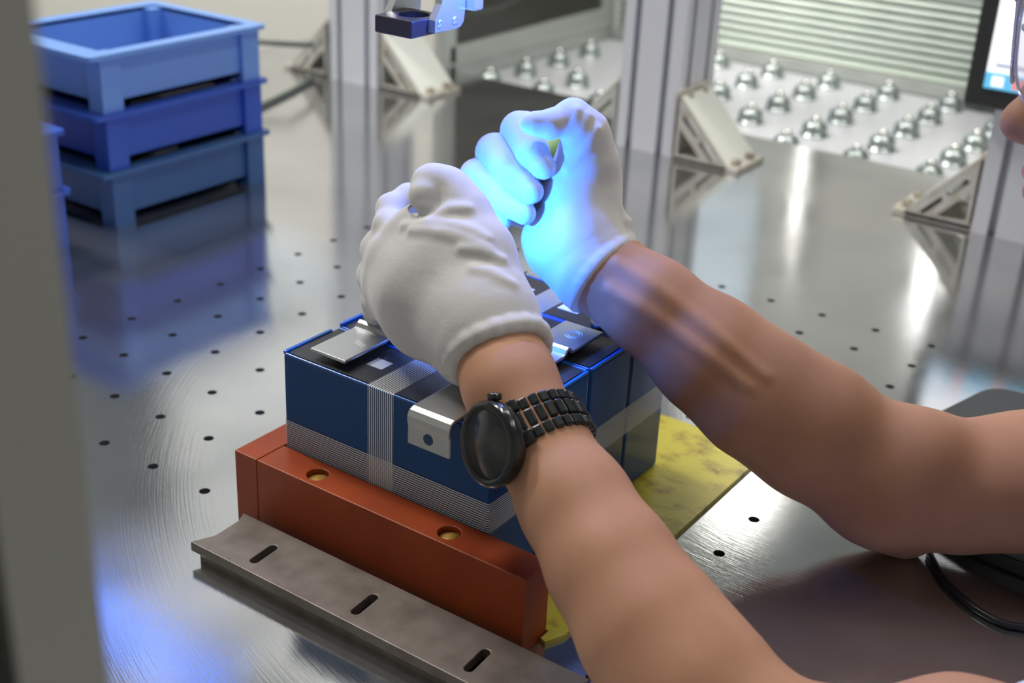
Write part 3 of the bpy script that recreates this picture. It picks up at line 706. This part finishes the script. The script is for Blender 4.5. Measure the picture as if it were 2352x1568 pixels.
def A(u, v, d, r=None): return at(u, v, d) if r is None else (at(u, v, d), r*d/FPX)
def chain(s, pts, k=.15):
    """pts: (u, v, distance, radius in photo px)"""
    for p, q in zip(pts, pts[1:]):
        a, ra = A(*p); b, rb = A(*q); s.cap(a, ra, b, rb, k)
    return s

# arm axes
RA = [(1335, 560, 16.3, 62), (1345, 585, 16.25, 80), (1388, 627, 16.2, 92), (1495, 702, 16.0, 106), (1632, 815, 15.92, 130), (1742, 905, 15.92, 143), (1865, 985, 15.92, 152), (2035, 1098, 15.98, 150)]
RU = [(2035, 1098, 15.95, 150), (2200, 1118, 15.95, 141), (2352, 1105, 15.85, 150), (2700, 1060, 15.6, 175)]
LA = [(1075, 700, 14.75, 76), (1125, 770, 14.55, 86), (1160, 850, 14.3, 96), (1178, 900, 14.08, 99), (1236, 1015, 13.82, 104), (1322, 1158, 13.4, 122), (1405, 1300, 13.0, 142), (1500, 1450, 12.6, 165), (1590, 1580, 12.3, 182), (1760, 1745, 11.95, 178)]
LU = [(1760, 1745, 11.95, 178), (1950, 1775, 12.0, 175), (2200, 1745, 12.1, 180), (2600, 1740, 12.0, 200)]

# --- body: arms, torso, neck, head, legs as one surface
SR = np.array([15.4, 8.0, 2.0]); SL = np.array([15.4, 1.2, 1.0])
F_ = np.array([-.90, -.40, -.10]); F_ /= np.linalg.norm(F_); U_ = np.array([-.06, -.02, 1.]); U_ -= F_*(U_@F_); U_ /= np.linalg.norm(U_); S_ = np.cross(U_, F_)
NT = at(2290+22, 280, 13.2)                       # centre of the nose tip
HC = NT-F_*2.16+U_*.42                             # head centre
HR = np.stack([F_, S_, U_], 1)
def H(f, s_, u): return HC+F_*f+S_*s_+U_*u
body = Sdf()
chain(body, RA, .25); chain(body, RU[:3], .3)
body.cap(A(*RU[2][:3]), .80, SR, 1.05, .3)
chain(body, LA, .25); chain(body, LU[:3], .3)
body.cap(A(*LU[2][:3]), .72, SL, .95, .3)
# elbow points, forearm muscles, tendons
body.cap(A(2030, 1130, 16.05), .62, A(2062, 1195, 16.25), .38, .3); body.cap(A(2055, 1180, 16.2), .40, np.array([9.83, 4.50, .215]), .20, .3); body.cap(A(1985, 1195, 15.9), .20, A(2010, 1215, 15.9), .14, .2)
body.ell(A(2120, 1030, 15.7), (.45, .45, .4), .4)
def surf(S, u, v, d0=12.5, d1=18.5):
    o_ = at(u, v, 0); r = at(u, v, 1)-o_; t_ = d0
    for _ in range(60):
        e = S(np.array([o_+r*t_]))[0]
        if e < .004 or t_ > d1: break
        t_ += max(e*.8, .004)
    return t_
def fold(S, pts, k=.13, emb=.7, d0=12.5):
    fine = []
    for p, q in zip(pts, pts[1:]):
        n = max(2, int(math.hypot(q[0]-p[0], q[1]-p[1])/9)); fine += [tuple(p[i]+(q[i]-p[i])*t/n for i in range(3)) for t in range(n)]
    P = [(u, v, surf(S, u, v, d0)+r*15/FPX*emb, r) for (u, v, r) in fine+[pts[-1]]]
    S.p.append(('g', [(*A(*p), *A(*q)) for p, q in zip(P, P[1:])], k))
fold(body, [(1418, 606, 4), (1470, 640, 9), (1530, 680, 9), (1600, 732, 8), (1700, 815, 3), (1760, 865, 1)], .14, 1.15)
fold(body, [(1400, 664, 3), (1455, 698, 7), (1530, 746, 7), (1640, 828, 3), (1720, 890, 1)], .14, 1.2)
# torso, neck, head
mid = (SR+SL)/2
body.cap(SR+[0, -.5, 0], 1.0, SL+[0, .5, 0], 1.0, .8)
for yy in (-1.2, 0, 1.2): body.cap(mid+[.6, yy, -.6], 1.75, (16.6, mid[1]+yy, -6.0), 1.7, .8)
body.cap(mid+[.2, 0, .4], 1.05, H(-.75, 0, -1.2), 1.0, .6)
body.ell(H(-.35, 0, .55), (1.75, 1.5, 1.75), .3, HR); body.ell(H(.45, 0, -.6), (1.22, 1.12, 1.55), .5, HR)
body.ell(H(1.3, 0, -1.72), (.5, .5, .42), .3, HR)
body.cap(H(1.52, 0, .62), .17, H(1.92, 0, -.36), .21, .2); body.ell(H(1.98, 0, -.42), (.25, .23, .22), .1, HR)
for s_ in (-1, 1): body.ell(H(1.80, s_*.20, -.50), (.22, .15, .17), .1, HR)
for s_ in (-1, 1): body.sube(H(1.90, s_*.12, -.66), (.12, .06, .08), .05, HR)
body.cap(H(1.62, -.3, -.86), .22, H(1.62, .3, -.86), .22, .3)
body.cap(H(1.78, -.26, -1.0), .13, H(1.78, .26, -1.0), .13, .1); body.cap(H(1.74, -.22, -1.22), .15, H(1.74, .22, -1.22), .15, .1)
for s_ in (-1, 1): body.sube(H(1.62, s_*.6, .36), (.26, .36, .22), .25, HR); body.ell(H(-.2, s_*1.52, -.05), (.34, .12, .5), .1, HR)
# legs
for yy in (-1.3, 1.3):
    c = np.array([0, mid[1]+yy, 0]); body.cap(c+[16.4, 0, -6.3], 1.5, c+[9.0, yy*.4, -6.4], 1.1, .5); body.cap(c+[9.0, yy*.4, -6.4], 1.0, c+[9.2, yy*.4, -14.6], .62, .3); body.cap(c+[9.2, yy*.4, -15.3], .62, c+[7.2, yy*.4, -15.5], .5, .3)
person = thing('person', 'seated person reaching in from the right with bare forearms, white gloves and a wristwatch', 'person', (15, mid[1], FZ)); offp = (15, mid[1], FZ)
Vb, Fb = sdf_mesh(body, (3.5, -3.5, -16.4), (20.5, 11.5, 9.5), .06)
mesh_obj('body', Vb, Fb, M_skin, person, True, offp)
q_ = Vb[Vb[:, 0] < 13.4]; q_ = q_[q_[:, 2] > -2]; print('BODY low over bench', q_[:, 2].min(), q_[q_[:, 2].argmin()])
# lips: part surface
lip = Sdf(); lip.cap(H(1.80, -.24, -1.0), .125, H(1.80, .24, -1.0), .125, .05); lip.cap(H(1.765, -.2, -1.21), .14, H(1.765, .2, -1.21), .14, .03)
v, f_ = sdf_mesh(lip, H(0, 0, -1.1)-2.6, H(0, 0, -1.1)+2.6, .03); mesh_obj('lips', v, f_, M_lip, person, True, offp)
for s_ in (-1, 1):
    e_ = Sdf().ell(H(1.28, s_*.6, .36), (.26, .26, .26), .05); v, f_ = sdf_mesh(e_, H(1.28, s_*.6, .36)-.4, H(1.28, s_*.6, .36)+.4, .05); q_ = mesh_obj('eye', v, f_, M_white, person, True, offp)
    MB().lathe([(.001, .252), (.10, .235), (.13, .215), (.001, .2)], 16, M=frame(H(1.28, s_*.6, .36), F_-U_*.35, S_)).build('iris', M_hair, q_, offp)
    lid = Sdf().ell(H(1.28, s_*.6, .37), (.30, .30, .29), .03).cut(H(1.28, s_*.6, .40), -U_+F_*.25); v, f_ = sdf_mesh(lid, H(1.28, s_*.6, .36)-.5, H(1.28, s_*.6, .36)+.5, .04); mesh_obj('eyelid', v, f_, M_skin, person, True, offp)
hair = Sdf().ell(H(-.42, 0, .72), (1.86, 1.62, 1.80), .2, HR).cut(H(-.9, 0, -.9), -U_).cut(H(1.0, 0, .8), F_-U_*.4)
v, f_ = sdf_mesh(hair, HC-3, HC+3, .07); mesh_obj('hair', v, f_, M_hair, person, True, offp)
shirt = Sdf(); shirt.cap(SR+[0, -.5, 0], 1.14, SL+[0, .5, 0], 1.14, .8)
for yy in (-1.2, 0, 1.2): shirt.cap(mid+[.6, yy, -.6], 1.88, (16.6, mid[1]+yy, -6.0), 1.85, .8)
e0 = A(*RU[2][:3]); shirt.cap(SR, 1.2, e0+(SR-e0)*.30, 1.12, .4); e0 = A(*LU[2][:3]); shirt.cap(SL, 1.12, e0+(SL-e0)*.26, .98, .4)
shirt.cut(mid+[0, 0, 1.9], (-.5, 0, 1)); shirt.cut((0, 0, -6.6), (0, 0, -1))
v, f_ = sdf_mesh(shirt, (10, -3.5, -8), (20.5, 12, 6), .10); mesh_obj('shirt', v, f_, M_shirt, person, True, offp)
trs = Sdf()
for yy in (-1.3, 1.3):
    c = np.array([0, mid[1]+yy, 0]); trs.cap(c+[16.4, 0, -6.3], 1.64, c+[9.0, yy*.4, -6.4], 1.24, .5); trs.cap(c+[9.0, yy*.4, -6.4], 1.14, c+[9.2, yy*.4, -14.0], .85, .3)
trs.cap((16.7, mid[1]-1.2, -6.2), 1.9, (16.7, mid[1]+1.2, -6.2), 1.9, .5)
v, f_ = sdf_mesh(trs, (6.5, -1.5, -16.4), (20, 11, -3.5), .12); mesh_obj('trousers', v, f_, M_trs, person, True, offp)
# glasses
gl = D.objects.new('safety_glasses', None); link(gl, person)
mb = MB()
for s_ in (-1, 1):
    out = []
    for (a_, b_) in rrect(-.62, -.52, .62, .5, .38, 6): out.append((a_, b_))
    Mg = frame(H(2.02, s_*.68, .42), F_+S_*s_*.15, S_)
    b = MB(); b.merge(plate([out], 0, .035, Mg)); b.build('lens', M_lens, gl, offp)
    mb.tube([Mg@Vector((p[0], p[1], .018)) for p in out], .028, 6, True)
    mb.tube([tuple(H(1.98, s_*1.3, .6)), tuple(H(1.0, s_*1.6, .6)), tuple(H(-.4, s_*1.68, .5)), tuple(H(-.7, s_*1.66, .1))], .04, 6)
mb.tube([tuple(H(2.04, -.1, .5)), tuple(H(2.06, 0, .54)), tuple(H(2.04, .1, .5))], .03, 6)
mb.build('glasses_frame', M_cframe, gl, offp)

st = thing('stool', 'round black stool under the seated person', 'stool', (16.6, mid[1], FZ)); offs = (16.6, mid[1], FZ)
MB().lathe([(.1, -9.0), (2.6, -9.0), (2.8, -8.8), (2.8, -8.45), (2.6, -8.3), (.1, -8.25)], 28, c=(16.6, mid[1], 0)).build('seat', M_rub, st, offs)
MB().lathe([(.25, -15.4), (.25, -9.0)], 14, c=(16.6, mid[1], 0)).build('column', M_alu, st, offs)
for k in range(5):
    a_ = k*2*math.pi/5; MB().tube([(16.6, mid[1], -15.2), (16.6+2.3*math.cos(a_), mid[1]+2.3*math.sin(a_), -15.78)], .2, 8).build('leg', M_rub, st, offs)

# --- left glove (its back and thumb side face us)
G = Sdf()
k = .30
WL = (1128, 790, 14.5)
for pts in ([(1105, 705, 14.55, 84), (1010, 590, 14.85, 70), (955, 530, 15.1, 60)], [(1090, 745, 14.5, 84), (960, 650, 14.95, 74), (905, 590, 15.25, 60)],
            [(1080, 775, 14.55, 80), (950, 690, 15.05, 66), (888, 650, 15.45, 54)], [(1075, 800, 14.65, 74), (970, 750, 15.05, 56), (898, 700, 15.6, 45)],
            [(1150, 715, 14.5, 82), (1105, 580, 14.8, 66), (1055, 490, 15.0, 58)]):
    chain(G, pts, k)
# fingers curling away under the palm
k = .07
chain(G, [(930, 540, 15.25, 52), (893, 520, 15.4, 34), (898, 478, 15.6, 31), (938, 452, 15.75, 28), (985, 470, 15.6, 27)], .10)
chain(G, [(905, 590, 15.25, 50), (868, 572, 15.5, 36), (872, 560, 15.95, 32), (930, 560, 16.1, 30)], .12)
chain(G, [(890, 640, 15.45, 48), (858, 632, 15.65, 35), (858, 640, 16.1, 32), (920, 640, 16.25, 30)], .11)
chain(G, [(900, 695, 15.6, 44), (868, 690, 15.75, 36), (868, 712, 16.1, 32), (930, 710, 16.3, 28)], .10)
# thumb: up over, then tucked down with its tip against the finger
chain(G, [(1060, 490, 15.0, 62), (1022, 440, 15.05, 50), (990, 422, 14.98, 44)], .22)
chain(G, [(992, 424, 14.98, 42), (976, 450, 14.85, 36), (977, 474, 14.8, 29)], .06)
# folds in the cloth
for pts in ([(988, 508, 2), (1008, 494, 6), (1035, 481, 7), (1075, 478, 2)], [(930, 518, 2), (980, 514, 6), (1040, 519, 7), (1085, 530, 5), (1118, 548, 2)],
            [(948, 530, 2), (985, 532, 5), (1035, 540, 6), (1085, 556, 5), (1120, 572, 2)], [(1062, 572, 2), (1100, 576, 5), (1152, 596, 2)], [(1090, 618, 2), (1125, 626, 5), (1175, 652, 2)]):
    fold(G, pts)
# cuff: flare, cut and rolled rim
ca, cb = at(1128, 775, 14.55), at(1178, 900, 14.15); ax = (cb-ca)/np.linalg.norm(cb-ca)
cc = at(1148, 812, 14.42)
G.cap(at(1100, 730, 14.6), 92*14.6/FPX, cc, 112*14.4/FPX, .3)
G.cut(cc, ax)
gl_parts = []
rimR = 109*14.4/FPX; Mr = frame(cc, ax, (0, 0, 1))
ring = []
for i in range(20):
    a_ = 2*math.pi*i/20; ring.append(np.array(Mr@Vector((rimR*math.cos(a_), rimR*math.sin(a_), .018*math.sin(3*a_+1)))))
for i in range(20): G.cap(ring[i], .088, ring[(i+1) % 20], .088, .07)
G.sub(at(944, 480, 14.2), .035, at(948, 484, 15.55), .04, .05); G.sub(at(952, 490, 14.2), .03, at(956, 494, 15.5), .035, .05)
a0, a1 = at(1118, 750, 14.62), at(1190, 930, 14.05)
G.sub(a0, 88*14.5/FPX, a1, 103*14.1/FPX, .05)
glove = tag(link(D.objects.new('left_glove', None), person))
v, f_ = sdf_mesh(G, at(1020, 640, 15.2)-2.2, at(1020, 640, 15.2)+2.2, .026); mesh_obj('glove', v, f_, M_glove, person, True, offp)
D.objects.remove(glove)

# --- right glove (palm side faces left, fingers curled back over)
DO = .9
G = Sdf()
chain(G, [(1362, 610, 15.3, 92), (1338, 520, 15.4, 84), (1338, 430, 15.5, 80), (1345, 360, 15.45, 66)], .3)
chain(G, [(1345, 620, 15.35, 80), (1275, 570, 15.55, 62), (1250, 545, 15.7, 50)], .3)
chain(G, [(1360, 400, 15.7, 54), (1345, 480, 15.9, 60), (1300, 560, 15.9, 55)], .3)
# thumb
chain(G, [(1355, 370, 15.3, 62), (1345, 305, 15.2, 50), (1315, 266, 15.1, 38)], .2)
chain(G, [(1315, 266, 15.1, 40), (1262, 286, 14.95, 33), (1224, 284, 14.9, 25), (1214, 284, 14.9, 20)], .1)
# fingers: outward run, then back towards the palm
chain(G, [(1340, 350, 16.1, 44), (1205, 300, 15.95, 45), (1194, 300, 15.75, 46)], .05)
chain(G, [(1194, 300, 15.72, 46), (1222, 346, 15.3, 40), (1248, 384, 15.15, 30)], .05)
chain(G, [(1330, 410, 16.25, 42), (1140, 348, 16.0, 43), (1136, 350, 15.8, 46)], .035)
chain(G, [(1136, 350, 15.78, 46), (1182, 405, 15.38, 40), (1222, 440, 15.2, 29)], .035)
chain(G, [(1310, 460, 16.3, 40), (1100, 405, 16.0, 38), (1094, 403, 15.8, 40)], .035)
chain(G, [(1094, 403, 15.78, 40), (1150, 458, 15.4, 35), (1205, 490, 15.25, 28)], .035)
chain(G, [(1290, 510, 16.25, 38), (1105, 470, 15.9, 32), (1095, 460, 15.8, 33), (1148, 508, 15.5, 27)], .035)
# folds running up to the thumb
for pts in ([(1300, 312, 2), (1318, 290, 6), (1326, 255, 3)], [(1304, 345, 2), (1334, 308, 7), (1350, 268, 3)], [(1304, 385, 2), (1345, 340, 7), (1372, 298, 3)]):
    fold(G, pts)
ca, cb = at(1345, 585, 15.35), at(1495, 702, 15.18); ax = (cb-ca)/np.linalg.norm(cb-ca); cc = at(1383, 624, 15.32)
G.cap(at(1345, 570, 15.35), 92*15.3/FPX, cc, 104*15.3/FPX, .25)
G.cut(cc, ax)
Mr = frame(cc, ax, (0, 0, 1)); rimR = 101*15.3/FPX
ring = [np.array(Mr@Vector(((rimR+.012*math.sin(3*2*math.pi*i/24))*math.cos(2*math.pi*i/24), rimR*math.sin(2*math.pi*i/24), .05*math.sin(2*2*math.pi*i/24+2)))) for i in range(24)]
for i in range(24): G.cap(ring[i], .045, ring[(i+1) % 24], .045, .10)
chain(G, [(1408, 462, 15.3, 12), (1438, 512, 15.2, 15), (1444, 548, 15.15, 15)], .05); chain(G, [(1425, 570, 15.1, 9), (1450, 562, 15.1, 9)], .1)
G.sub(at(1330, 560, 15.4), 80*15.4/FPX, at(1470, 690, 15.2), 96*15.3/FPX, .05)
v, f_ = sdf_mesh(G, at(1270, 440, 15.6)-2.2, at(1270, 440, 15.6)+2.2, .026); mesh_obj('glove', v, f_, M_glove, person, True, offp)
# thing gripped in the right fist
t_ = Sdf().cap(at(1262, 350, 15.6), .14, at(1300, 318, 15.6), .16, .05); v, f_ = sdf_mesh(t_, at(1280, 335, 15.6)-.6, at(1280, 335, 15.6)+.6, .03)
o = mesh_obj('glue_tip', v, f_, M_yelobj, None, True); tag(o, 'small yellow-green plastic end gripped inside the right gloved fist', 'held part')

DO = 0.0
# --- wristwatch
wa, wb = at(1178, 900, 14.15), at(1322, 1158, 13.4); ax = Vector((wb-wa)/np.linalg.norm(wb-wa)); wc = Vector(at(1240, 1008, 13.85))
view = Vector(RC.T@np.array([(1240-1176)/FPX, (1008-784)/FPX, 1.])).normalized()
left = Vector(-RC[0]); nrm = (left-ax*left.dot(ax)).normalized(); tow = (-view-ax*(-view).dot(ax)).normalized(); tow = (tow-nrm*tow.dot(nrm)).normalized()
wn = (nrm*.86+tow*.50).normalized()           # direction in which the dial faces
RW = .53
watch = D.objects.new('wristwatch', None); link(watch, person)
Mw = frame(wc+wn*(RW-.02), wn, ax)
MB().lathe([(.30, -.03), (.40, .0), (.445, .06), (.455, .13), (.44, .19), (.38, .215), (.36, .20), (.01, .20)], 40, M=Mw).build('watch_case', M_bk2, watch, offp)
MB().lathe([(.36, .205), (.385, .235), (.42, .235), (.455, .19), (.46, .17), (.44, .16), (.36, .19)], 48, M=Mw).build('bezel', M_bk, watch, offp)
MB().lathe([(.001, .222), (.365, .222), (.372, .205), (.001, .2)], 40, M=Mw).build('dial', M_dial, watch, offp)
tt = Vector((0, 1, 0))
for s_ in (-.36,):
    cands = [(-math.cos(q_), math.sin(q_), 0) for q_ in (-.75, .75)]; cands.sort(key=lambda q_: (RC@np.array(Mw.to_3x3()@Vector(q_)))[0]); cr_ = Vector(cands[-1])
    M2 = frame(Mw@(cr_*.45+Vector((0, 0, .10))), (Mw.to_3x3()@cr_), wn)
    MB().lathe([(.05, -.05), (.05, .0), (.08, .01), (.08, .07), (.05, .08)], 14, M=M2).build('crown', M_bk, watch, offp)
b = MB(); NL = 30; tang = wn.cross(ax)
for i in range(NL):
    a_ = 2*math.pi*i/NL
    if min(a_, 2*math.pi-a_) < .70: continue
    rad = wn*math.cos(a_)+tang*math.sin(a_); M3 = frame(wc+rad*(RW+.005), rad, ax)
    wd = .20+.02*math.cos(a_)
    b.box((-wd*.46, -.048, -.04), (wd*.46, .048, .055), .02, M3)
    for s_ in (-1, 1): b.box((min(s_*wd*.52, s_*wd*1.15), -.052, -.045), (max(s_*wd*.52, s_*wd*1.15), .052, .045), .02, M3)
for sg in (-1, 1):   # lugs
    for q_ in (.50, .62):
        a_ = sg*q_; rad = wn*math.cos(a_)+tang*math.sin(a_); M3 = frame(wc+rad*(RW+.05), rad, ax)
        for s_ in (-1, 1): b.box((min(s_*.12, s_*.27), -.09, -.06), (max(s_*.12, s_*.27), .07, .05), .025, M3)
        b.box((-.11, -.05, -.05), (.11, .05, .03), .02, M3)
b.build('watch_bracelet', M_bk2, watch, offp)
